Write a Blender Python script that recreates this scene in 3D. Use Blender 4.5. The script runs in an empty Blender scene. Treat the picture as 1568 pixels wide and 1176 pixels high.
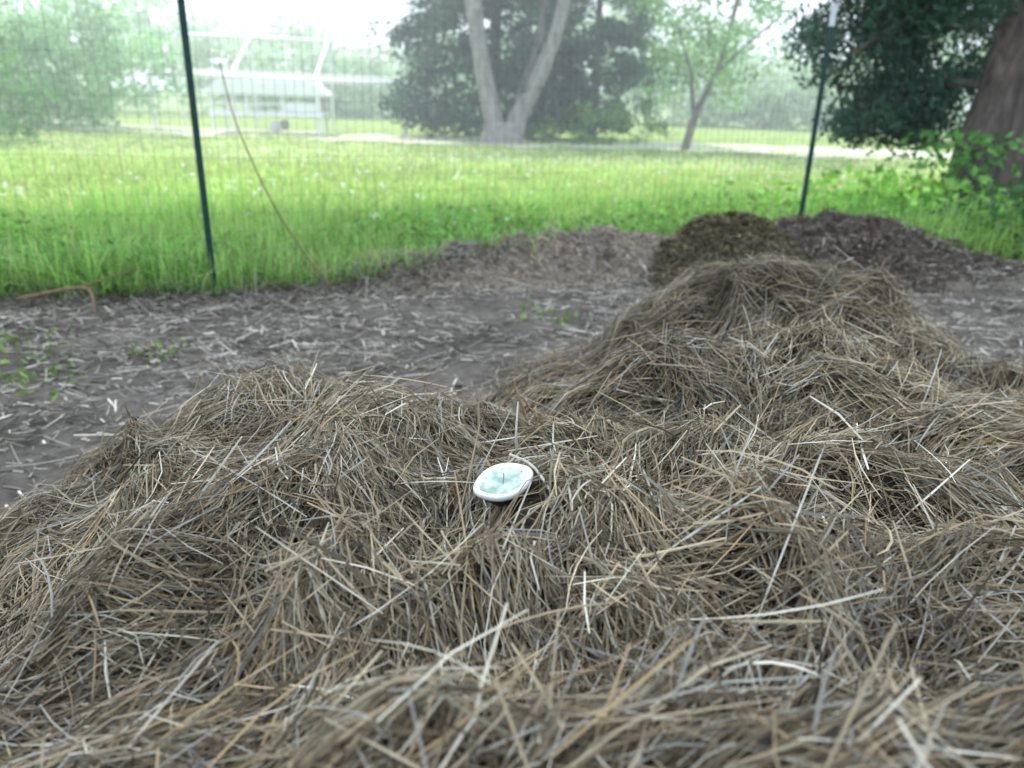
import bpy, bmesh, math, numpy as np
from mathutils import Vector, Matrix
rng=np.random.default_rng(7)
scene=bpy.context.scene
scene.view_settings.view_transform='Standard'; scene.view_settings.look='None'; scene.view_settings.exposure=0
# ------------------------------------------------ noise
_T=[np.random.default_rng(100+i).random((256,256)) for i in range(12)]
def vn(x,y,seed=0):
    T=_T[seed%12]
    xi=np.floor(x).astype(int); yi=np.floor(y).astype(int)
    fx=x-xi; fy=y-yi
    fx=fx*fx*(3-2*fx); fy=fy*fy*(3-2*fy)
    a=T[xi&255,yi&255]; b=T[(xi+1)&255,yi&255]; c=T[xi&255,(yi+1)&255]; d=T[(xi+1)&255,(yi+1)&255]
    return (a*(1-fx)+b*fx)*(1-fy)+(c*(1-fx)+d*fx)*fy*1.0
def fbm(x,y,seed=0,o=4):
    s=0;a=.5
    for i in range(o):
        s=s+a*(vn(x*2**i+17.3*i,y*2**i+9.1*i,seed+i)-.5); a*=.5
    return s
# ------------------------------------------------ materials
def newmat(name):
    m=bpy.data.materials.new(name); m.use_nodes=True
    nt=m.node_tree; nt.nodes.clear()
    return m,nt,nt.nodes,nt.links
def mat_attr(name,transl=0.3,rough=0.6,spec=0.2,mult=1.0):
    m,nt,N,L=newmat(name)
    at=N.new('ShaderNodeAttribute'); at.attribute_name='col'
    nz=N.new('ShaderNodeTexNoise'); nz.inputs['Scale'].default_value=60; nz.inputs['Detail'].default_value=1
    tc=N.new('ShaderNodeTexCoord'); L.new(tc.outputs['Object'],nz.inputs['Vector'])
    mr=N.new('ShaderNodeMapRange'); mr.inputs[3].default_value=.75*mult; mr.inputs[4].default_value=1.25*mult
    L.new(nz.outputs['Fac'],mr.inputs[0])
    mx=N.new('ShaderNodeVectorMath'); mx.operation='SCALE'
    L.new(at.outputs['Color'],mx.inputs[0]); L.new(mr.outputs[0],mx.inputs['Scale'])
    p=N.new('ShaderNodeBsdfPrincipled'); p.inputs['Roughness'].default_value=rough
    p.inputs['Specular IOR Level'].default_value=spec
    L.new(mx.outputs[0],p.inputs['Base Color'])
    out=N.new('ShaderNodeOutputMaterial')
    if transl>0:
        t=N.new('ShaderNodeBsdfTranslucent'); L.new(mx.outputs[0],t.inputs['Color'])
        ms=N.new('ShaderNodeMixShader'); ms.inputs[0].default_value=transl
        L.new(p.outputs[0],ms.inputs[1]); L.new(t.outputs[0],ms.inputs[2]); L.new(ms.outputs[0],out.inputs[0])
    else: L.new(p.outputs[0],out.inputs[0])
    return m
def mat_noise(name,c1,c2,scale=8,rough=.8,bump=.3,stretch=(1,1,1),metal=0,spec=.3,detail=8):
    m,nt,N,L=newmat(name)
    tc=N.new('ShaderNodeTexCoord'); mp=N.new('ShaderNodeMapping'); mp.inputs['Scale'].default_value=stretch
    L.new(tc.outputs['Object'],mp.inputs[0])
    nz=N.new('ShaderNodeTexNoise'); nz.inputs['Scale'].default_value=scale; nz.inputs['Detail'].default_value=detail; nz.inputs['Roughness'].default_value=.65
    L.new(mp.outputs[0],nz.inputs['Vector'])
    cr=N.new('ShaderNodeValToRGB'); cr.color_ramp.elements[0].position=.35; cr.color_ramp.elements[1].position=.68
    cr.color_ramp.elements[0].color=(*c1,1); cr.color_ramp.elements[1].color=(*c2,1)
    L.new(nz.outputs['Fac'],cr.inputs[0])
    p=N.new('ShaderNodeBsdfPrincipled'); p.inputs['Roughness'].default_value=rough; p.inputs['Metallic'].default_value=metal
    p.inputs['Specular IOR Level'].default_value=spec
    L.new(cr.outputs[0],p.inputs['Base Color'])
    if bump:
        b=N.new('ShaderNodeBump'); b.inputs['Strength'].default_value=bump; b.inputs['Distance'].default_value=.02
        L.new(nz.outputs['Fac'],b.inputs['Height']); L.new(b.outputs[0],p.inputs['Normal'])
    out=N.new('ShaderNodeOutputMaterial'); L.new(p.outputs[0],out.inputs[0])
    return m
# ------------------------------------------------ mesh helpers
def mk(name,V,F,mat,col=None,parent=None,smooth=False):
    V=np.asarray(V,dtype=np.float32).reshape(-1,3); F=np.asarray(F,dtype=np.int32)
    k=F.shape[1]
    me=bpy.data.meshes.new(name)
    me.vertices.add(len(V)); me.vertices.foreach_set('co',V.ravel())
    me.loops.add(F.size); me.loops.foreach_set('vertex_index',F.ravel())
    me.polygons.add(len(F)); me.polygons.foreach_set('loop_start',np.arange(len(F),dtype=np.int32)*k)
    me.update(calc_edges=True)
    if smooth: me.polygons.foreach_set('use_smooth',np.ones(len(F),dtype=bool))
    if col is not None:
        a=me.color_attributes.new('col','FLOAT_COLOR','POINT')
        c=np.ones((len(V),4),dtype=np.float32); c[:,:3]=np.clip(col,0,1).reshape(-1,3); a.data.foreach_set('color',c.ravel())
    me.materials.append(mat)
    o=bpy.data.objects.new(name,me); scene.collection.objects.link(o)
    if parent: o.parent=parent
    return o
def empty(name,loc=(0,0,0)):
    o=bpy.data.objects.new(name,None); o.location=loc; scene.collection.objects.link(o); o.empty_display_size=.2
    return o
def ribbons(name,C,W,S,col,mat,parent=None,ridge=0.0):
    n,K1,_=C.shape
    off=S[:,None,:]*W[:,:,None]*.5
    if col.ndim==2: col=np.repeat(col[:,None,:],K1,1)
    if ridge>0:
        T=C[:,-1]-C[:,0]; T/=np.linalg.norm(T,axis=1,keepdims=True)+1e-9
        Nn=np.cross(T,S); Nn*=np.sign(Nn[:,2:3]+1e-9)
        mid=C+Nn[:,None,:]*(W*ridge)[:,:,None]
        V=np.stack([C-off,mid,C+off],2); m=3
    else:
        V=np.stack([C-off,C+off],2); m=2
    cc=np.repeat(col[:,:,None,:],m,2)
    base=(np.arange(n)*K1*m)[:,None,None]; k=(np.arange(K1-1)*m)[None,:,None]; j=np.arange(m-1)[None,None,:]
    a=base+k+j
    F=np.stack([a,a+1,a+1+m,a+m],-1).reshape(-1,4)
    return mk(name,V.reshape(-1,3),F,mat,cc.reshape(-1,3),parent)
def unit(v): return v/(np.linalg.norm(v,axis=-1,keepdims=True)+1e-9)
def leaves(name,P,size,col,mat,parent=None,aspect=.5,droop=0.0):
    n=len(P); a=unit(rng.normal(size=(n,3))-np.array([0,0,droop])); b=unit(np.cross(a,rng.normal(size=(n,3))))
    s=size*(.6+.8*rng.random(n)); s=s[:,None]
    V=np.stack([P-a*s*.5,P+b*s*aspect*.5-a*s*.05,P+a*s*.5,P-b*s*aspect*.5-a*s*.05],1)
    F=np.arange(n*4).reshape(n,4)
    return mk(name,V,F,mat,np.repeat(col[:,None,:],4,1),parent)
def tube(name,pts,rad,mat,parent=None,seg=12,rough=0.08):
    pts=[Vector(p) for p in pts]
    P=[];R=[]
    for i in range(len(pts)-1):
        for t in np.linspace(0,1,5)[:-1]:
            P.append(pts[i].lerp(pts[i+1],t)); R.append(rad[i]*(1-t)+rad[i+1]*t)
    P.append(pts[-1]);R.append(rad[-1])
    P=np.array([list(p) for p in P]); 
    if len(P)>6:
        Q=P.copy()
        for _ in range(2): Q[1:-1]=(Q[:-2]+Q[1:-1]*2+Q[2:])/4
        P=Q
    V=[];n=len(P)
    for i in range(n):
        t=P[min(i+1,n-1)]-P[max(i-1,0)]; t=t/np.linalg.norm(t)
        u=np.cross(t,[.13,1,.07]); u/=np.linalg.norm(u); w=np.cross(t,u)
        for k in range(seg):
            a=2*math.pi*k/seg
            rr=R[i]*(1+rough*math.sin(3*a+i*.3)+rough*(rng.random()-.5))
            V.append(P[i]+rr*(math.cos(a)*u+math.sin(a)*w))
    F=[]
    for i in range(n-1):
        for k in range(seg):
            F.append([i*seg+k,i*seg+(k+1)%seg,(i+1)*seg+(k+1)%seg,(i+1)*seg+k])
    return mk(name,V,F,mat,None,parent,True)
def boxes(name,L,mat,parent=None,bev=0):
    bm=bmesh.new()
    for (c,s) in L:
        r=bmesh.ops.create_cube(bm,size=1); bmesh.ops.scale(bm,vec=s,verts=r['verts']); bmesh.ops.translate(bm,vec=c,verts=r['verts'])
    if bev: bmesh.ops.bevel(bm,geom=bm.edges[:],offset=bev,segments=2,affect='EDGES')
    me=bpy.data.meshes.new(name); bm.to_mesh(me); bm.free(); me.materials.append(mat)
    o=bpy.data.objects.new(name,me); scene.collection.objects.link(o)
    if parent:o.parent=parent
    return o
# ------------------------------------------------ terrain
def fence_y(x):
    return np.interp(x,[-14,-6,-1.72,2.2,5.5,14],[2.6,3.75,4.47,6.26,5.7,4.0])
def G(x,y):
    near=np.exp(-((x/9)**2+((y-3)/9)**2))
    return near*(.05*fbm(x*.9,y*.9,3)+.06*fbm(x*5,y*5,5))+ .12*fbm(x*.12+5,y*.12,1)*np.clip((y-7)/10,0,1)
def bump2(x,y,cx,cy,sx,sy,rot,h,p=1.5):
    c,s=math.cos(rot),math.sin(rot); dx=x-cx; dy=y-cy
    a=(c*dx+s*dy)/sx; b=(-s*dx+c*dy)/sy
    return h*np.exp(-(a*a+b*b)**p)
def pile0(x,y):
    L=[bump2(x,y,.25,.70,1.15,1.20,0,.58),
       bump2(x,y,-.45,1.40,.62,.55,-.1,.46),
       bump2(x,y,.98,2.85,.66,.55,-.1,.52,1.4),
       bump2(x,y,1.45,2.3,.66,.6,0,.30,1.2),
       bump2(x,y,.35,2.15,.50,.55,0,.36,1.3),
       bump2(x,y,.62,1.85,.62,.40,.1,.53,1.3),
       bump2(x,y,1.45,1.35,.85,.80,0,.50)]
    s=sum(l**5 for l in L)**.2
    s=s-.08*np.exp(-(((x-.02)/.15)**2+((y-1.16)/.09)**2))
    s=s-.09*np.exp(-(((x-.75)/.5)**2+((y-1.42)/.10)**2))
    s=s-.06*np.exp(-(((x-.15)/.5)**2+((y-.62)/.10)**2))
    s=s-.09*np.exp(-(((x-.75)/.45)**2+((y-2.28)/.10)**2))
    return s
def H(x,y):
    b=pile0(x,y); m=np.clip(b/.25,0,1)
    w1=fbm(x*2.3+3,y*2.3,2,3); r=1-np.abs(2*vn(x*3.1+4*w1,y*3.1+1,4)-1)
    r2=1-np.abs(2*vn(x*7+3*w1,y*6+5,9)-1)
    z=b+m*(.14*w1+.10*(r-.5)+.065*(r2-.5)+.09*fbm(x*7,y*7,6,3)+.035*fbm(x*25,y*25,8,2))
    return np.maximum(z,0)+0.0
mounds=[('mulch_mound',(.25,5.45,1.35,.42,.33,.24)),('grass_clippings_mound',(1.42,5.45,.52,.42,.1,.38)),('soil_mound',(2.5,6.15,1.05,.5,-.1,.33)),('soil_mound',(2.35,5.35,.38,.3,0,.26))]
def M(i,x,y):
    cx,cy,sx,sy,r,h=mounds[i][1]
    b=bump2(x,y,cx,cy,sx,sy,r,h,1.3)
    return b+np.clip(b/.1,0,1)*(.16*fbm(x*3,y*3,7+i)+.13*fbm(x*10,y*10,3+i,3))
def TOP(x,y):
    z=G(x,y)
    for i in range(4): z=np.maximum(z,M(i,x,y)-.02)
    return z
def axis(a,b,fine,lim):
    c=list(np.arange(a,b+1e-6,fine)); s=fine; v=b; hi=[]
    while v<lim: s*=1.25; v+=s; hi.append(v)
    s=fine; v=a; lo=[]
    while v>-lim: s*=1.25; v-=s; lo.append(v)
    return np.array(lo[::-1]+c+hi)
xs=axis(-5,5.5,.05,600); ys=axis(.5,8,.05,600)
X,Y=np.meshgrid(xs,ys); Z=G(X,Y)
nx=len(xs); ny=len(ys)
idx=np.arange(nx*ny).reshape(ny,nx)
F=np.stack([idx[:-1,:-1],idx[:-1,1:],idx[1:,1:],idx[1:,:-1]],-1).reshape(-1,4)
gm=np.clip((Y-fence_y(X)+.12+.35*fbm(X*1.5,Y*1.5,9))/.25,0,1)
soilc=np.array([.145,.122,.105]); grc=np.array([.26,.36,.10])
gc=soilc*(1-gm[...,None])+grc*gm[...,None]
mg,nt,N,L=newmat('ground_mat')
at=N.new('ShaderNodeAttribute'); at.attribute_name='col'
tc=N.new('ShaderNodeTexCoord')
n1=N.new('ShaderNodeTexNoise'); n1.inputs['Scale'].default_value=22; n1.inputs['Detail'].default_value=8; n1.inputs['Roughness'].default_value=.7
L.new(tc.outputs['Object'],n1.inputs['Vector'])
n2=N.new('ShaderNodeTexNoise'); n2.inputs['Scale'].default_value=2.3; n2.inputs['Detail'].default_value=4
L.new(tc.outputs['Object'],n2.inputs['Vector'])
ad=N.new('ShaderNodeMath'); ad.operation='ADD'; L.new(n1.outputs['Fac'],ad.inputs[0]); L.new(n2.outputs['Fac'],ad.inputs[1])
mr=N.new('ShaderNodeMapRange'); mr.inputs[1].default_value=.65; mr.inputs[2].default_value=1.35; mr.inputs[3].default_value=.25; mr.inputs[4].default_value=1.8
L.new(ad.outputs[0],mr.inputs[0])
sc=N.new('ShaderNodeVectorMath'); sc.operation='SCALE'; L.new(at.outputs['Color'],sc.inputs[0]); L.new(mr.outputs[0],sc.inputs['Scale'])
p=N.new('ShaderNodeBsdfPrincipled'); p.inputs['Roughness'].default_value=.95; p.inputs['Specular IOR Level'].default_value=.1; L.new(sc.outputs[0],p.inputs['Base Color'])
bp=N.new('ShaderNodeBump'); bp.inputs['Strength'].default_value=.8; bp.inputs['Distance'].default_value=.03
L.new(n1.outputs['Fac'],bp.inputs['Height']); L.new(bp.outputs[0],p.inputs['Normal'])
o=N.new('ShaderNodeOutputMaterial'); L.new(p.outputs[0],o.inputs[0])
ground=mk('ground',np.stack([X,Y,Z],-1),F,mg,gc,None,True)
# gravel road
rv=[]; NR=400
for x in np.linspace(-60,60,NR+1):
    yc=24.0-.22*(x+10) + .3*math.sin(x*.2)
    e1=float(fbm(np.array([x*1.1]),np.array([0.]),2)[0])*2.4; e2=float(fbm(np.array([x*1.1]),np.array([9.]),4)[0])*2.4
    for d in (-1.7+e1,0,2.4+e2):
        rv.append((x,yc+d,float(G(np.array([x]),np.array([yc+d]))[0])+.04))
rf=[[i*3+j,(i+1)*3+j,(i+1)*3+j+1,i*3+j+1] for i in range(NR) for j in range(2)]
mk('gravel_road',rv,rf,mat_noise('gravel',(.50,.52,.38),(.72,.70,.60),4,.9,.3))
# ------------------------------------------------ hay pile
m_hay=mat_attr('hay_mat',.12,.65,.2)
m_haybase=mat_noise('hay_base',(.014,.010,.006),(.07,.048,.03),40,.9,.8,(1,2.5,1))  # near-black base colour paints shade into the gaps between straws
x1=np.arange(-2.1,3.2,.02); y1=np.arange(-.9,4.2,.02)
X,Y=np.meshgrid(x1,y1); Z=H(X,Y)-.014
Z=np.where(pile0(X,Y)<.02,G(X,Y)-.03,np.maximum(Z,G(X,Y)-.01))
idx=np.arange(X.size).reshape(X.shape)
F=np.stack([idx[:-1,:-1],idx[:-1,1:],idx[1:,1:],idx[1:,:-1]],-1).reshape(-1,4)
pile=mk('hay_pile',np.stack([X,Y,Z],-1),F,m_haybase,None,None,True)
pal=np.array([[.45,.36,.245],[.36,.28,.185],[.24,.18,.115],[.62,.56,.46],[.13,.095,.06],[.39,.365,.325],[.38,.265,.15],[.25,.225,.15]])
DX,DY=-.008,.985
DZ=float(H(np.array([DX]),np.array([DY]))[0])+.042
def haycol(n,x,y,k=1.0):
    i=rng.choice(8,size=n,p=[.19,.2,.18,.09,.14,.09,.07,.04])
    c=pal[i]*(.65+.6*rng.random((n,1)))
    z=1+1.4*fbm(x*2.5,y*2.5,10,3)
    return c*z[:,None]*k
def sample(n,x0,x1,y0,y1,thr=.05):
    x=rng.uniform(x0,x1,n*3); y=rng.uniform(y0,y1,n*3)
    d=np.sqrt(x*x+y*y+.3); pr=np.clip(1.1/d,0,1)**.9
    k=(pile0(x,y)>thr*(.3+1.4*rng.random(n*3)))&(rng.random(n*3)<pr)
    return x[k][:n],y[k][:n]
def hay_layer(name,n,L0,L1,W0,W1,spread,lift,K,bright,follow=True,ridge=0,curl=.5,tilt=.2,thr=.05):
    x,y=sample(n,-2.1,2.9,.15,4.1,thr)
    n=len(x)
    flow=math.pi*(.15+2.4*fbm(x*1.1+2,y*1.1,5,2)+1.6*fbm(x*4,y*4,1,2))
    a=flow+rng.normal(size=n)*spread
    Ls=L0+(L1-L0)*rng.random(n)**1.6
    t=np.linspace(-.5,.5,K+1)
    cu=rng.normal(size=n)*curl
    ang=a[:,None]+cu[:,None]*t[None,:]*2
    dx=np.cos(ang)*Ls[:,None]/K; dy=np.sin(ang)*Ls[:,None]/K
    px=x[:,None]+np.cumsum(dx,1)-dx.sum(1,keepdims=True)/2; py=y[:,None]+np.cumsum(dy,1)-dy.sum(1,keepdims=True)/2
    lf=lift*rng.random(n)**2
    if follow:
        pz=np.maximum(H(px,py),G(px,py))
        zc=pz.mean(1,keepdims=True); pz=.75*pz+.25*zc
    else:
        e=.04
        hc=np.maximum(H(x,y),G(x,y))
        s1=(np.maximum(H(x+e*np.cos(a),y+e*np.sin(a)),0)-np.maximum(H(x-e*np.cos(a),y-e*np.sin(a)),0))/(2*e)
        s1=np.clip(s1,-1,1)
        pz=hc[:,None]+s1[:,None]*t[None,:]*Ls[:,None]
    tl=rng.normal(size=n)*tilt
    bow=rng.normal(size=n)*.06
    pz=pz+lf[:,None]+(np.abs(tl)[:,None]*(t[None,:]+.3)*np.sign(tl)[:,None])*Ls[:,None]+bow[:,None]*(.25-t[None,:]**2)*Ls[:,None]*2+.004
    C=np.stack([px,py,pz],-1)
    # keep stalks from poking through / over the thermometer dial (which lies on top of the hay)
    T=np.linspace(0,1,9)[None,:,None]; A=C[:,0][:,None,:]*(1-T)+C[:,-1][:,None,:]*T
    hit=((np.abs(A[...,0]-DX)<.045)&(A[...,1]>DY-.13)&(A[...,1]<DY+.045)&(A[...,2]>DZ-.014-.25*np.clip(DY-.03-A[...,1],0,1))).any(1)
    k=~hit; C=C[k]; n=len(C); a=a[k]; x=x[k];y=y[k]
    roll=rng.normal(size=n)*.6
    sx=-np.sin(a)*np.cos(roll); sy=np.cos(a)*np.cos(roll); S=np.stack([sx,sy,np.sin(roll)],-1)
    W=(W0+(W1-W0)*rng.random(n)**1.6)[:,None]*(1-.4*np.abs(t*2)[None,:]**3)
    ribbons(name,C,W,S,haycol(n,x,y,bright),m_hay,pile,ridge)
hay_layer('under_hay',32000,.06,.20,.002,.005,.7,.006,3,.4)  # lower layer darkened in colour, painted shade for the depth of the pile
hay_layer('fine_hay',72000,.06,.20,.0012,.0029,.36,.022,4,.92,curl=.6,tilt=.07,thr=.02)
hay_layer('straw_stems',23000,.05,.18,.0022,.0042,.7,.026,2,1.1,follow=False,ridge=.35,curl=.15,tilt=.13,thr=.015)
hay_layer('loose_straw',2400,.06,.22,.0020,.0038,1.5,.03,4,1.3,follow=False,ridge=.35,curl=.4,tilt=.35,thr=.006)
# ------------------------------------------------ mounds
mm=[mat_noise('mulch',(.11,.088,.07),(.32,.265,.21),25,.9,1),mat_noise('clippings',(.03,.03,.02),(.12,.10,.07),40,.9,1),mat_noise('soil',(.02,.016,.014),(.13,.10,.08),25,.9,1),None]
mm[3]=mm[2]
m_lit=mat_attr('litter_mat',.05,.85,.1)
for i,(nm,pr) in enumerate(mounds):
    cx,cy,sx,sy,r,h=pr
    x1=np.arange(cx-2.2*max(sx,sy),cx+2.2*max(sx,sy),.025); y1=np.arange(cy-2*max(sy,.5),cy+2*max(sy,.5),.025)
    X,Y=np.meshgrid(x1,y1); b=M(i,X,Y); Z=np.where(b<.012,G(X,Y)-.04,np.maximum(b,0)+G(X,Y)-.02)
    idx=np.arange(X.size).reshape(X.shape)
    F=np.stack([idx[:-1,:-1],idx[:-1,1:],idx[1:,1:],idx[1:,:-1]],-1).reshape(-1,4)
    ob=mk(nm,np.stack([X,Y,Z],-1),F,mm[i],None,None,True)
    n=[7000,9000,3000,1800][i]
    x=cx+rng.normal(size=n)*sx*.75; y=cy+rng.normal(size=n)*sy*.75
    if r: 
        dx,dy=x-cx,y-cy; x=cx+math.cos(r)*dx-math.sin(r)*dy; y=cy+math.sin(r)*dx+math.cos(r)*dy
    z=np.maximum(M(i,x,y),0)+G(x,y)-.01
    a=rng.uniform(0,2*math.pi,n); d=np.stack([np.cos(a),np.sin(a),rng.normal(size=n)*.35],-1); Ls=.02+.09*rng.random(n)**2
    P=np.stack([x,y,z],-1); C=np.stack([P-d*Ls[:,None]/2,P+d*Ls[:,None]/2+[0,0,.01]],1)
    S=unit(np.stack([-np.sin(a),np.cos(a),rng.normal(size=n)*.6],-1)); W=np.repeat((.003+[.004,.006,.009,.009][i]*rng.random(n))[:,None],2,1)
    bc=np.array([[.42,.34,.26],[.16,.135,.08],[.13,.10,.08],[.13,.10,.08]][i])
    ribbons('bits',C,W,S,bc*(.4+1.3*rng.random((n,1))**1.5),m_lit,ob)
# ------------------------------------------------ litter on bare ground
def litter(name,n,x0,x1,y0,y1,L0,L1,W0,W1,cols,tilt=.15,band=False):
    x=rng.uniform(x0,x1,n); y=rng.uniform(y0,y1,n)
    if band: y=fence_y(x)-.12+rng.normal(size=n)*.16
    k=(y<fence_y(x)+.1)&(vn(x*1.7,y*1.7,6)*.7+vn(x*6,y*6,2)*.5>.4*rng.random(n)+.27)
    x=x[k];y=y[k];n=len(x); z=TOP(x,y)+.004+.006*rng.random(n)+(.03*rng.random(n) if band else 0)
    a=rng.normal(size=n)*.9+.2; Ls=L0+(L1-L0)*rng.random(n)**2.5
    d=np.stack([np.cos(a),np.sin(a),rng.normal(size=n)*tilt],-1)
    P=np.stack([x,y,z],-1); t=np.linspace(-.5,.5,3)
    C=P[:,None,:]+d[:,None,:]*(Ls[:,None]*t)[:,:,None]; C[:,:,2]+=(rng.normal(size=n)[:,None]*.1*(.25-t**2)[None,:]*Ls[:,None])
    C[:,:,2]=np.maximum(C[:,:,2],TOP(C[:,:,0],C[:,:,1])+.002)
    S=unit(np.stack([-np.sin(a),np.cos(a),rng.normal(size=n)*.4],-1)); W=np.repeat((W0+(W1-W0)*rng.random(n)**2)[:,None],3,1)
    c=cols[rng.integers(0,len(cols),n)]*(.6+.7*rng.random((n,1)))
    return C,W,S,c
cols=np.array([[.42,.37,.31],[.24,.20,.165],[.10,.085,.07],[.64,.58,.50],[.31,.28,.25]])
C,W,S,c=litter('a',85000,-5,5.2,.9,6.3,.03,.16,.0022,.008,cols)
lit=ribbons('straw_litter',C,W,S,c,m_lit)
C,W,S,c=litter('b',6000,-4,4.5,1.2,6,.01,.05,.008,.028,cols*.75,.5)
ribbons('wood_chips',C,W,S,c,m_lit,lit)
C,W,S,c=litter('c',6000,-6,.6,1.2,6,.05,.35,.002,.006,cols*.55,.5,True)
ribbons('dead_stalks',C,W,S,c,m_lit,lit)
# ------------------------------------------------ grass
m_grass=mat_attr('grass_mat',.5,.5,.3)
def grass(name,n,xf,yf,L0,L1,W0,W1,parent=None,colr=None,lean=.35,cv=(.4,1.0)):
    x=xf(n);y=yf(n,x); 
    k=y>fence_y(x)-.12+.45*fbm(x*1.5,y*1.5,9)+.25*fbm(x*6,y*6,2); x=x[k];y=y[k];n=len(x)
    z=G(x,y)-.005
    cl=vn(x*2.5,y*2.5,3)*.7+vn(x*.6,y*.6,4)*.6
    Ls=(L0+(L1-L0)*rng.random(n)**1.5)*(cv[0]+cv[1]*cl**1.3)
    a=rng.uniform(0,2*math.pi,n); le=np.abs(rng.normal(size=n))*lean
    t=np.linspace(0,1,4)
    hx=np.cos(a)[:,None]*le[:,None]*t**1.8*Ls[:,None]; hy=np.sin(a)[:,None]*le[:,None]*t**1.8*Ls[:,None]
    hz=Ls[:,None]*(t-.3*np.minimum(le,1.6)[:,None]*t**2)
    C=np.stack([x[:,None]+hx,y[:,None]+hy,z[:,None]+hz],-1)
    W=(W0+(W1-W0)*rng.random(n))[:,None]*np.array([1,.95,.7,.08])
    b=a+math.pi/2+rng.normal(size=n)*.5; S=np.stack([np.cos(b),np.sin(b),np.zeros(n)],-1)
    c=np.array([.36,.56,.15])*(.55+.75*rng.random((n,1)))*(.65+.7*cl[:,None])
    yl=rng.random(n)<.2; c[yl]=np.array([.60,.64,.28])*(.7+.5*rng.random((yl.sum(),1)))
    if colr is not None: c=c*colr
    cc=c[:,None,:]*np.array([.45,.85,1.05,1.2])[None,:,None]  # shade painted into the blades: darker at the base, lighter at the tip
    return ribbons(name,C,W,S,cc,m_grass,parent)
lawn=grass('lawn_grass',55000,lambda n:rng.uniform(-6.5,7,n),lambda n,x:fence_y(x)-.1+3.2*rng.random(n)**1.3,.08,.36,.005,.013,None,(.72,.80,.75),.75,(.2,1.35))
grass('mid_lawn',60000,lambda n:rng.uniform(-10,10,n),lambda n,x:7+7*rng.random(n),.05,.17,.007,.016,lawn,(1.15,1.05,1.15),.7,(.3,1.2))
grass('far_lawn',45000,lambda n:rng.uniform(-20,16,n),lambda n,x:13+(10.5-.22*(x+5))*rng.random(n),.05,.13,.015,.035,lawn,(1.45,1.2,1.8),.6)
n=220; x=rng.uniform(-6,5,n); y=rng.uniform(6.5,16,n); P=np.stack([x,y,G(x,y)+.10+.06*rng.random(n)],-1)
P=np.repeat(P,5,0)+rng.normal(size=(n*5,3))*.010
leaves('flower_heads',P,.035,np.tile([.85,.85,.8],(n*5,1)),m_grass,lawn,.9)
m_leaf=mat_attr('leaf_mat',.45,.5,.3)
n=14000; x=rng.uniform(-5,6,n); y=fence_y(x)+.0+1.8*rng.random(n)**1.3; k=vn(x*2,y*2,1)>.42; x=x[k];y=y[k]; n=len(x)
P=np.stack([x,y,G(x,y)+.03+.34*rng.random(n)*vn(x*2,y*2,1)],-1)
leaves('broadleaf_weeds',P,.065,np.array([.24,.46,.11])*(.4+1.0*rng.random((n,1))),m_grass,lawn,.45)
def weed(name,cx,cy,r,h,n,size,col,par=None):
    x=cx+rng.normal(size=n)*r; y=cy+rng.normal(size=n)*r; z=TOP(x,y)+h*rng.random(n)
    return leaves(name,np.stack([x,y,z],-1),size,np.array(col)*(.5+rng.random((n,1))),m_leaf,par,.5)
for (cx,cy,r,h,n) in [(-1.95,2.95,.14,.05,60),(-2.1,2.5,.12,.05,50),(-2.3,3.3,.15,.05,60),(-1.6,3.4,.08,.03,25),(.15,4.1,.12,.03,25),(.9,3.9,.1,.03,20)]:
    weed('ground_weed',cx,cy,r,h,n,.05,(.22,.30,.10))
for (cx,cy,r,h,n,s,c) in [(3.5,7.6,.35,.55,600,.11,(.26,.5,.1)),(4.4,6.4,.35,.55,1300,.08,(.06,.15,.05)),(5.2,6.0,.4,.65,1200,.08,(.05,.13,.05)),(3.95,6.6,.25,.35,600,.07,(.08,.2,.06)),(2.9,8.2,.4,.35,300,.1,(.26,.5,.1)),(4.3,8.0,.3,.9,600,.1,(.13,.30,.07)),(3.9,7.2,.3,.4,500,.1,(.20,.42,.09)),(3.0,7.4,.4,.35,500,.09,(.24,.48,.1))]:
    weed('fence_weed',cx,cy,r,h,n,s,c)
# ------------------------------------------------ fence
m_post=mat_noise('post_green',(.006,.03,.03),(.012,.05,.045),30,.5,.05)
m_tip=mat_noise('post_white',(.45,.47,.5),(.6,.62,.64),30,.6,.05)
def post(x,y,h,lx=0,ly=0):
    e=empty('fence_post',(x,y,G(np.array([x]),np.array([y]))[0]))
    e.rotation_euler=(ly,lx,.35)
    boxes('stem',[((0,0,h/2-.1),(.035,.006,h-.1)),((0,.018,h/2-.1),(.006,.030,h-.1))]+[((0,-.008,.1+k*.055),(.012,.010,.018)) for k in range(int((h-.3)/.055))],m_post,e)
    boxes('white_tip',[((0,0,h-.09),(.037,.008,.14)),((0,.018,h-.09),(.008,.032,.14))],m_tip,e)
    return e
post(-1.72,4.47,1.80,-.012)
post(2.2,6.26,1.80,0.02)
post(-6.0,3.75,1.8); post(5.5,5.7,1.8)
m_wire=mat_noise('wire',(.04,.08,.07),(.08,.13,.12),50,.5,0)
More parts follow.
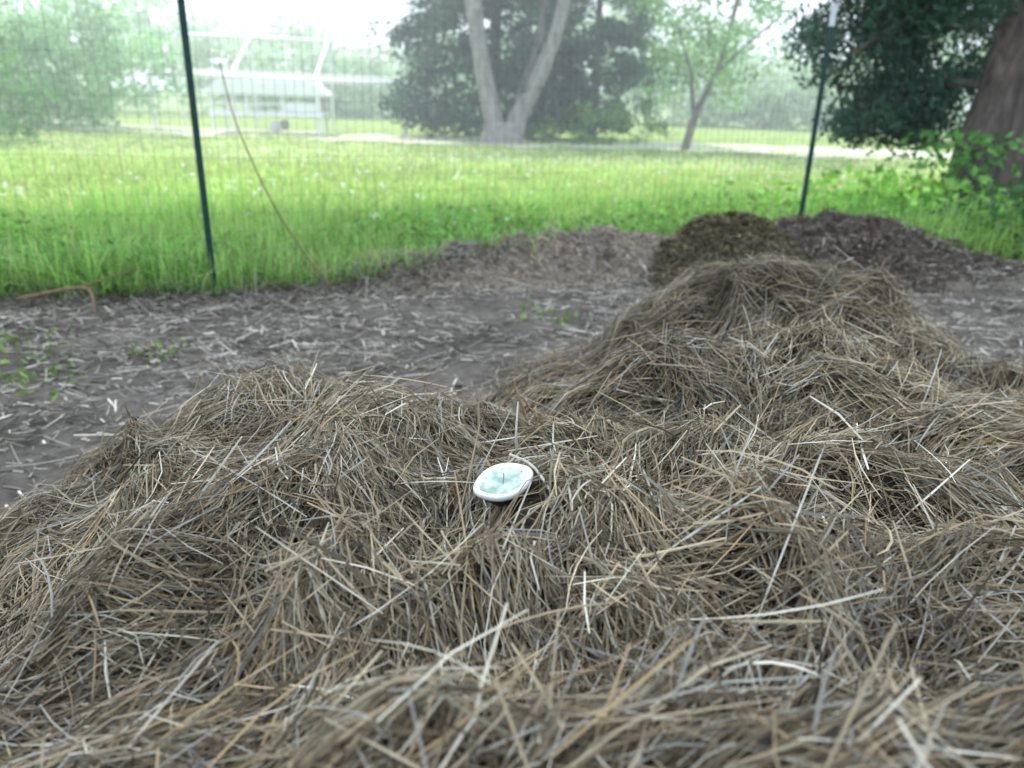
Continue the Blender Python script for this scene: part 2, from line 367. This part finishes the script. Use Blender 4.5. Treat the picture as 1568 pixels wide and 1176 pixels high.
def wire_fence():
    V=[];F=[]
    def seg(a,b,r):
        a=np.array(a);b=np.array(b);t=b-a;t/=np.linalg.norm(t)
        u=np.cross(t,[.3,.9,.2]);u/=np.linalg.norm(u);w=np.cross(t,u);k=len(V)
        for q in (a,b):
            for j in range(3):
                an=2*math.pi*j/3; V.append(q+r*(math.cos(an)*u+math.sin(an)*w))
        for j in range(3): F.append([k+j,k+(j+1)%3,k+3+(j+1)%3,k+3+j])
    xs=[];cur=-7.5
    while cur<8:
        xs.append(cur); d=(fence_y(cur+.01)-fence_y(cur))/.01; cur+=.055/math.sqrt(1+d*d)
    pts=[(x,float(fence_y(x))-.012+.012*math.sin(x*2.1)) for x in xs]
    for i,(x,y) in enumerate(pts):
        seg((x,y,.02),(x+.01*math.sin(i),y+.012*math.sin(i*.7),1.58),.0009)
    for k in range(16):
        z=.04+k*.1026
        for i in range(0,len(pts)-3,3):
            seg((*pts[i],z+.006*math.sin(i*.21+k)),(*pts[i+3],z+.006*math.sin((i+3)*.21+k)),.0007)
    return mk('wire_fence',V,F,m_wire)
wire_fence()
m_twig=mat_noise('twig',(.12,.07,.04),(.26,.17,.10),40,.8,.2)
tube('dry_stalk',[(-1.05,4.55,.02),(-1.25,4.6,.25),(-1.45,4.7,.55),(-1.62,4.75,.95),(-1.68,4.78,1.25)],[.006,.006,.005,.004,.003],m_twig,seg=6)
tw=tube('fallen_branch',[(-2.6,4.05,.05),(-2.4,4.1,.09),(-2.2,4.05,.13),(-2.12,3.9,.02)],[.010,.010,.009,.005],m_twig,seg=7)
tube('twig',[(-2.3,4.08,.1),(-2.15,4.2,.16),(-2.05,4.3,.17)],[.006,.004,.003],m_twig,tw,seg=6)
for (bx,by,hx,hy,hh) in [(-.14,1.62,-.06,.05,.13),(-.05,1.5,.06,.04,.10),(-.22,1.7,.02,.05,.12),(.05,1.35,-.05,.03,.10),(.1,1.5,-.08,.02,.09)]:
    z0=float(H(np.array([bx]),np.array([by]))[0])
    tube('dry_twig',[(bx,by,z0-.03),(bx+hx*.6,by+hy*.5,z0+hh*.55),(bx+hx,by+hy,z0+hh)],[.0028,.0022,.0012],m_twig,seg=6)
m_pale=mat_noise('pale_straw',(.52,.48,.40),(.70,.66,.58),60,.6,.1)
tube('straw_stalk',[(.0,1.10,DZ-.01),(.035,1.02,DZ+.012),(.075,.90,DZ-.005)],[.0022,.0022,.0018],m_pale,pile,seg=6)
tube('straw_stalk',[(.01,1.14,DZ-.02),(.008,1.12,DZ+.02),(.010,1.13,DZ+.065)],[.002,.0018,.0012],m_pale,pile,seg=6)
# ------------------------------------------------ compost thermometer
dc=Vector((DX,DY,DZ))
th=empty('compost_thermometer',dc); th.rotation_euler=(math.radians(12),math.radians(-14),.30); th.scale=(1.12,1.12,1.12)
m_steel=mat_noise('steel_rim',(.84,.86,.87),(.9,.9,.9),50,.3,0,metal=.2)
m_face,nt,N,L=newmat('dial_face')
tc=N.new('ShaderNodeTexCoord'); nz=N.new('ShaderNodeTexNoise'); nz.inputs['Scale'].default_value=55; nz.inputs['Detail'].default_value=2
L.new(tc.outputs['Object'],nz.inputs['Vector'])
cr=N.new('ShaderNodeValToRGB'); cr.color_ramp.elements[0].position=.4; cr.color_ramp.elements[1].position=.6
cr.color_ramp.elements[0].color=(.30,.42,.36,1); cr.color_ramp.elements[1].color=(.62,.68,.60,1); L.new(nz.outputs['Fac'],cr.inputs[0])
p=N.new('ShaderNodeBsdfPrincipled'); p.inputs['Roughness'].default_value=.15; p.inputs['Specular IOR Level'].default_value=.7; p.inputs['Coat Weight'].default_value=.6; p.inputs['Coat Roughness'].default_value=.05
L.new(cr.outputs[0],p.inputs['Base Color']); o=N.new('ShaderNodeOutputMaterial'); L.new(p.outputs[0],o.inputs[0])
m_blk=mat_noise('black_case',(.010,.010,.012),(.02,.02,.02),30,.5,0)
m_ndl=mat_noise('needle_dark',(.06,.06,.06),(.1,.1,.1),20,.5,0)
def lathe(name,prof,mat,par,seg=64,lens=0.0):
    V=[];F=[]
    for (r,z) in prof:
        for k in range(seg):
            a=2*math.pi*k/seg; e=lens*abs(math.cos(a))**7
            V.append((r*math.cos(a)*(1+e),r*math.sin(a)*(1-.5*lens),z))
    for i in range(len(prof)-1):
        for k in range(seg): F.append([i*seg+k,i*seg+(k+1)%seg,(i+1)*seg+(k+1)%seg,(i+1)*seg+k])
    return mk(name,V,F,mat,None,par,True)
LN=.16
lathe('case',[(.0,-.030),(.010,-.030),(.018,-.024),(.026,-.012),(.0300,-.002)],m_blk,th,lens=LN)  # black case made deeper to stand in for the shadow under the dial
lathe('bezel',[(.0295,-.004),(.0325,-.002),(.0335,.002),(.0325,.006),(.0300,.0068),(.0275,.0055),(.0262,.0010)],m_steel,th,lens=LN)
lathe('face',[(.0,-.0010),(.014,-.0004),(.0268,.0014)],m_face,th,lens=LN)
nd=boxes('needle',[((.005,0,.0026),(.020,.0009,.0006))],m_ndl,th); nd.rotation_euler=(0,0,1.2)
lathe('stem',[(.003,-.30),(.003,-.016)],m_steel,th,10)
# ------------------------------------------------ trees
m_bark=mat_noise('bark',(.10,.085,.075),(.30,.26,.23),14,.9,1,(1,1,.25))
m_barkp=mat_noise('bark_pale',(.17,.16,.155),(.38,.355,.345),9,.9,.8,(1,1,.3))
m_barkd=mat_noise('bark_cedar',(.04,.03,.027),(.14,.105,.095),16,.9,1,(1,1,.12))
def clumps(cs,per,rad,col,zsq=.7,var=.5):
    cs=np.asarray(cs,float); k=len(cs)
    P=cs[:,None,:]+(unit(rng.normal(size=(k,per,3)))*(rng.random((k,per,1))**.5))*np.array([1,1,zsq])*np.asarray(rad).reshape(-1,1,1)
    sh=(1-var/2+var*rng.random((k,1,1)))*(.75+.5*rng.random((k,per,1)))
    c=np.asarray(col)*sh*np.array([1,1,1])
    return P.reshape(-1,3),c.reshape(-1,3)
def blob_centers(n,c,r,lo=.35):
    d=unit(rng.normal(size=(n,3)))*(lo+(1-lo)*rng.random((n,1))**.6)
    return np.asarray(c)+d*np.asarray(r)
tt=empty('twin_trunk_tree',(0,0,0))
tube('trunk',[(-.55,21.4,-.1),(-.62,21.4,.55),(-.95,21.4,1.8),(-1.25,21.5,3.6),(-1.7,21.6,6),(-2.2,21.6,9)],[.38,.25,.21,.20,.16,.08],m_barkp,tt,14)
tube('second_trunk',[(-.25,21.4,-.1),(-.05,21.4,.55),(.45,21.4,1.5),(.95,21.5,2.9),(1.2,21.6,4.4),(1.6,21.8,7.5)],[.38,.26,.20,.16,.14,.07],m_barkp,tt,14)
tube('third_trunk',[(-.3,21.6,0),(.1,21.8,1.2),(.6,22,3.0),(.7,22.2,6)],[.2,.15,.12,.06],m_bark,tt,10)
tube('root_flare',[(-.4,21.35,-.2),(-.4,21.35,.15),(-.4,21.4,.5)],[.75,.52,.36],m_barkp,tt,14)
cs=np.vstack([blob_centers(50,(-2.2,21.6,7.8),(3,2.5,2.0)),blob_centers(50,(1.8,21.8,7.5),(3,2.5,2.2))])
P,c=clumps(cs,60,.8,(.10,.2,.06)); leaves('foliage',P,.2,c,m_leaf,tt,.5)
def cedar(name,c,R,h,n,per,col,base=.3,size=.16,lean=0):
    e=empty(name)
    tube('trunk',[(c[0],c[1],-.1),(c[0]+lean*.5,c[1],h*.5),(c[0]+lean,c[1],h*.97)],[R*.06,R*.04,.02],m_barkd,e,10)
    z=base+(h-base)*rng.random(n)**1.1; fr=(z-base)/(h-base)
    rr=R*np.clip(np.minimum((1-fr)**.7,.55+fr*3),.05,1)*(.35+.65*rng.random(n)**.5)
    rr*=1+.35*np.sin(z*3.1+c[0])*.6
    a=rng.uniform(0,2*math.pi,n)
    cs=np.stack([c[0]+rr*np.cos(a)+lean*fr,c[1]+rr*np.sin(a),z],-1)
    P,cc=clumps(cs,per,R*.17*(.6+.8*rng.random(n)),col,.8,.7)
    leaves('foliage',P,size,cc,m_leaf,e,.4,.3)
    return e
cedar('cedar_tree',(-.7,24.2),3.3,9,400,80,(.055,.13,.08),.3,.22)
cedar('cedar_tree',(2.2,24.8),2.3,7,190,75,(.07,.17,.09),.4,.22)
P,c=clumps(blob_centers(45,(1.6,22.0,.45),(2.6,.7,.5)),50,.35,(.2,.36,.11)); leaves('undergrowth_shrub',P,.13,c,m_leaf)
sp=empty('sapling_tree')
tube('trunk',[(4.0,20.0,0),(4.2,20,.9),(4.6,20,1.8),(4.9,20.1,3.2),(5.1,20.2,5)],[.11,.08,.06,.05,.03],m_bark,sp,10)
tube('limb',[(4.15,20,.8),(4.0,20,1.8),(3.6,20.1,2.8)],[.05,.04,.02],m_bark,sp,8)
tube('limb_2',[(4.6,20,1.8),(5.2,20,2.4),(5.9,20.1,3.0)],[.04,.03,.02],m_bark,sp,8)
P,c=clumps(blob_centers(95,(4.4,20.2,2.8),(1.9,1.2,2.1),.2),40,.42,(.30,.50,.20)); leaves('foliage',P,.14,c,m_leaf,sp,.5)
rc=empty('cedar_tree')
tube('trunk',[(4.75,8.4,-.1),(4.8,8.45,.4),(4.95,8.5,1.2),(5.15,8.6,2.4),(5.3,8.8,4.5),(5.4,9,7)],[.44,.36,.33,.29,.2,.08],m_barkd,rc,20,.10)
tube('second_trunk',[(5.25,8.2,-.1),(5.35,8.2,.5),(5.6,8.2,1.5),(5.8,8.3,3),(6.1,8.6,5)],[.36,.30,.26,.22,.12],m_barkd,rc,18,.10)
tube('limb',[(5.05,8.5,2.3),(4.4,8.5,2.25),(3.7,8.6,1.9),(3.3,8.6,1.6)],[.07,.05,.03,.015],m_barkd,rc,8)
tube('limb_2',[(4.95,8.5,1.3),(4.4,8.9,1.4),(3.9,9.3,1.2)],[.05,.04,.015],m_barkd,rc,8)
cs=np.vstack([blob_centers(80,(4.0,9.2,2.0),(.95,.9,1.1),.1),blob_centers(60,(3.6,8.7,2.6),(.6,.7,1.0),.1),blob_centers(80,(5.6,10.6,2.2),(2.3,.8,1.5),.1),blob_centers(80,(4.9,9,4.4),(2.3,2,1.6),.1),
  blob_centers(22,(4.0,9.1,.95),(.65,.5,.35),.1)])
P,c=clumps(cs,150,.30,(.028,.08,.05),.8,.9); leaves('foliage',P,.085,c,m_leaf,rc,.4,.5)
P,c=clumps(blob_centers(150,(-13.8,24,1.5),(4.6,1.6,2.0),.2),80,.75,(.38,.58,.32)); leaves('hedge',P,.2,c,m_leaf)  # leaf colour lightened, bright haze painted into the hedge
P,c=clumps(blob_centers(50,(-11.4,17.0,1.3),(1.6,1.3,1.7),.2),80,.55,(.20,.38,.15)); leaves('shrub',P,.16,c,m_leaf)
cs=[]
for cx,cy,r,h in [(-28,40,6,8),(-20,42,5,6),(-13,44,4.5,4.2),(-8,44,4,3.2),(-3,44,4,4.0),(3,46,5,7),(9,44,4,4.4),(13,42,3.5,2.8),(18,40,4,5),(24,36,5,9),(31,34,6,10),(-34,34,6,10)]:
    cs.append(blob_centers(60,(cx,cy,h*.5),(r,2.5,h*.55),.3))
P,c=clumps(np.vstack(cs),60,1.1,(.55,.72,.48)); leaves('distant_trees',P,.4,c,m_leaf)  # distance haze painted in by paling the leaf colour
# tall tree left of the view, its crown shades the pile
st=empty('shade_tree')
tube('trunk',[(-12,7.5,-.1),(-11.8,7.6,3),(-11,8.2,7),(-9,9.4,11),(-6,11,13.5)],[.6,.5,.42,.33,.15],m_bark,st,16)
tube('limb',[(-11,8.2,7),(-9,7.5,10.5),(-5,8.5,13.5)],[.28,.2,.06],m_bark,st,10)
tube('limb_2',[(-10.6,8.5,8),(-9,12,11),(-5,14,13.8)],[.28,.2,.06],m_bark,st,10)
P,c=clumps(blob_centers(300,(-4.9,11.0,14),(6.4,4.6,1.0),.0),45,.8,(.05,.10,.03)); leaves('foliage',P,.40,c,m_leaf,st,.7)
# ------------------------------------------------ carport frame
m_wp=mat_noise('white_paint',(.80,.81,.82),(.86,.87,.87),12,.5,.03)
cf=empty('carport_frame')
def pipe(n,a,b,r=.08): tube(n,[a,b],[r,r],m_wp,cf,8,0)
pipe('front_rail',(-10.9,25,1.55),(-3.3,25,1.42)); pipe('top_rail',(-11.1,27.4,2.75),(-6.0,27.4,2.65)); pipe('back_rail',(-11.1,27.45,1.7),(-3.4,27.45,1.6),.05)
for i,x in enumerate([-10.9,-8.5,-6.0,-3.4]):
    if i<3: pipe('rafter_%d'%i,(x,25,1.5),(x-.1,27.4,2.7),.07)
    pipe('front_leg_%d'%i,(x,25.05,0),(x,25.05,1.5),.06); pipe('back_leg_%d'%i,(x-.1,27.5,0),(x-.1,27.5,2.7 if i<3 else 1.6),.05)
# ------------------------------------------------ low covered trailer with open sides
car=empty('covered_trailer',(-6.95,23.6,.1)); car.rotation_euler=(0,0,.1)
m_car=mat_noise('trailer_white',(.80,.82,.82),(.86,.87,.87),4,.4,0)
m_ty=mat_noise('wheel_white',(.6,.6,.6),(.7,.7,.7),20,.9,.1)
def prof(name,pts,w,mat,bev=.04,taper=0,zt=0):
    bm=bmesh.new(); f=[]
    for s in (-1,1):
        f.append([bm.verts.new((x,s*(w/2-(taper*max(0,z-zt))),z)) for x,z in pts])
    bm.faces.new(f[0]); bm.faces.new(f[1][::-1])
    for i in range(len(pts)):
        j=(i+1)%len(pts); bm.faces.new([f[0][i],f[1][i],f[1][j],f[0][j]])
    bmesh.ops.recalc_face_normals(bm,faces=bm.faces[:])
    if bev: bmesh.ops.bevel(bm,geom=bm.edges[:],offset=bev,segments=3,affect='EDGES')
    me=bpy.data.meshes.new(name); bm.to_mesh(me); bm.free(); me.materials.append(mat)
    o=bpy.data.objects.new(name,me); scene.collection.objects.link(o); o.parent=car; return o
prof('roof',[(-1.6,.93),(-1.25,1.28),(1.3,1.30),(1.65,.93)],1.85,m_car,.03)
prof('bed',[(-1.5,.38),(-1.5,.50),(1.5,.50),(1.5,.38)],1.7,m_car,.02)
boxes('posts',[((x,y,.715),(.07,.07,.43)) for x in (-1.42,-.5,.45,1.42) for y in (-.78,.78)],m_car,car)
boxes('side_rail',[((0,-.78,.70),(2.9,.04,.05)),((0,.78,.70),(2.9,.04,.05)),((.95,-.80,.64),(.9,.03,.22))],m_car,car)
boxes('legs',[((x,y,.16),(.07,.07,.44)) for x in (-1.42,1.42) for y in (-.75,.75)],m_car,car)
for i,(x,y) in enumerate([(.2,-.70),(.2,.70)]):
    w=lathe('wheel_%d'%i,[(0,-.05),(.13,-.05),(.15,-.03),(.15,.03),(.13,.05),(0,.05)],m_ty,car,28); w.location=(x,y,.12); w.rotation_euler=(math.pi/2,0,0)
# ------------------------------------------------ added haze volume, washes out the background as glare would
mh,nt,N,L=newmat('washout_haze_mat')
vs=N.new('ShaderNodeVolumeScatter'); vs.inputs['Color'].default_value=(.95,.99,1,1); vs.inputs['Density'].default_value=.014; vs.inputs['Anisotropy'].default_value=.3
ou=N.new('ShaderNodeOutputMaterial'); L.new(vs.outputs[0],ou.inputs['Volume'])
hz=boxes('washout_haze',[((0,38.5,4.6),(110,63,10))],mh)
# ------------------------------------------------ light
el=math.radians(54); az=math.radians(-32)
s=Vector((math.sin(az)*math.cos(el),math.cos(az)*math.cos(el),math.sin(el)))
sl=bpy.data.lights.new('sun','SUN'); sl.energy=5; sl.angle=math.radians(3); sl.color=(1,.97,.9)
so=bpy.data.objects.new('sun',sl); so.rotation_euler=s.to_track_quat('Z','Y').to_euler(); scene.collection.objects.link(so)
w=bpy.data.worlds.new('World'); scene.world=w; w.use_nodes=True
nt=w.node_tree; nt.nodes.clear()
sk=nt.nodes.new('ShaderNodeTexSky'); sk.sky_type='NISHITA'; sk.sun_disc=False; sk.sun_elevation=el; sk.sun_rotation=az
sk.dust_density=1.5; sk.air_density=1.3
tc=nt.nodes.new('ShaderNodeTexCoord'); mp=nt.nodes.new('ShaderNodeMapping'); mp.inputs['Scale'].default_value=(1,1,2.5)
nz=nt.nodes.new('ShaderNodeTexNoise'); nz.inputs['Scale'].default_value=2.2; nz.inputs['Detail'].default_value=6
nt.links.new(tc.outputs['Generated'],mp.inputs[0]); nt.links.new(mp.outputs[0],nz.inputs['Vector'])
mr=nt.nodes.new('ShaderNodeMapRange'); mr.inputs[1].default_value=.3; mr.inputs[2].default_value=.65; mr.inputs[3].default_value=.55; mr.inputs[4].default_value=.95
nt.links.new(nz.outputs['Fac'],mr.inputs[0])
mx=nt.nodes.new('ShaderNodeMixRGB'); mx.inputs[2].default_value=(13.2,15.6,17.8,1)   # bright cloud colour added to the sky to lift the overall light
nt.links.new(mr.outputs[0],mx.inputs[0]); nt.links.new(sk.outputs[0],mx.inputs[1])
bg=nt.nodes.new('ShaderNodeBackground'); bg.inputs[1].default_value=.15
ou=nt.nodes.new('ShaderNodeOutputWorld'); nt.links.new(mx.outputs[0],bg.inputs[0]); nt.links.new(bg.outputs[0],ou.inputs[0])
# ------------------------------------------------ camera
cd=bpy.data.cameras.new('camera'); cd.lens=28; cd.sensor_width=36; cd.clip_end=2000; cd.clip_start=.02
cd.dof.use_dof=True; cd.dof.focus_distance=1.25; cd.dof.aperture_fstop=3.6
co=bpy.data.objects.new('camera',cd); scene.collection.objects.link(co); scene.camera=co
co.matrix_world=Matrix.Translation((0,0,1.1))@Matrix.Rotation(math.radians(90-19.7),4,'X')@Matrix.Rotation(math.radians(1.5),4,'Z')
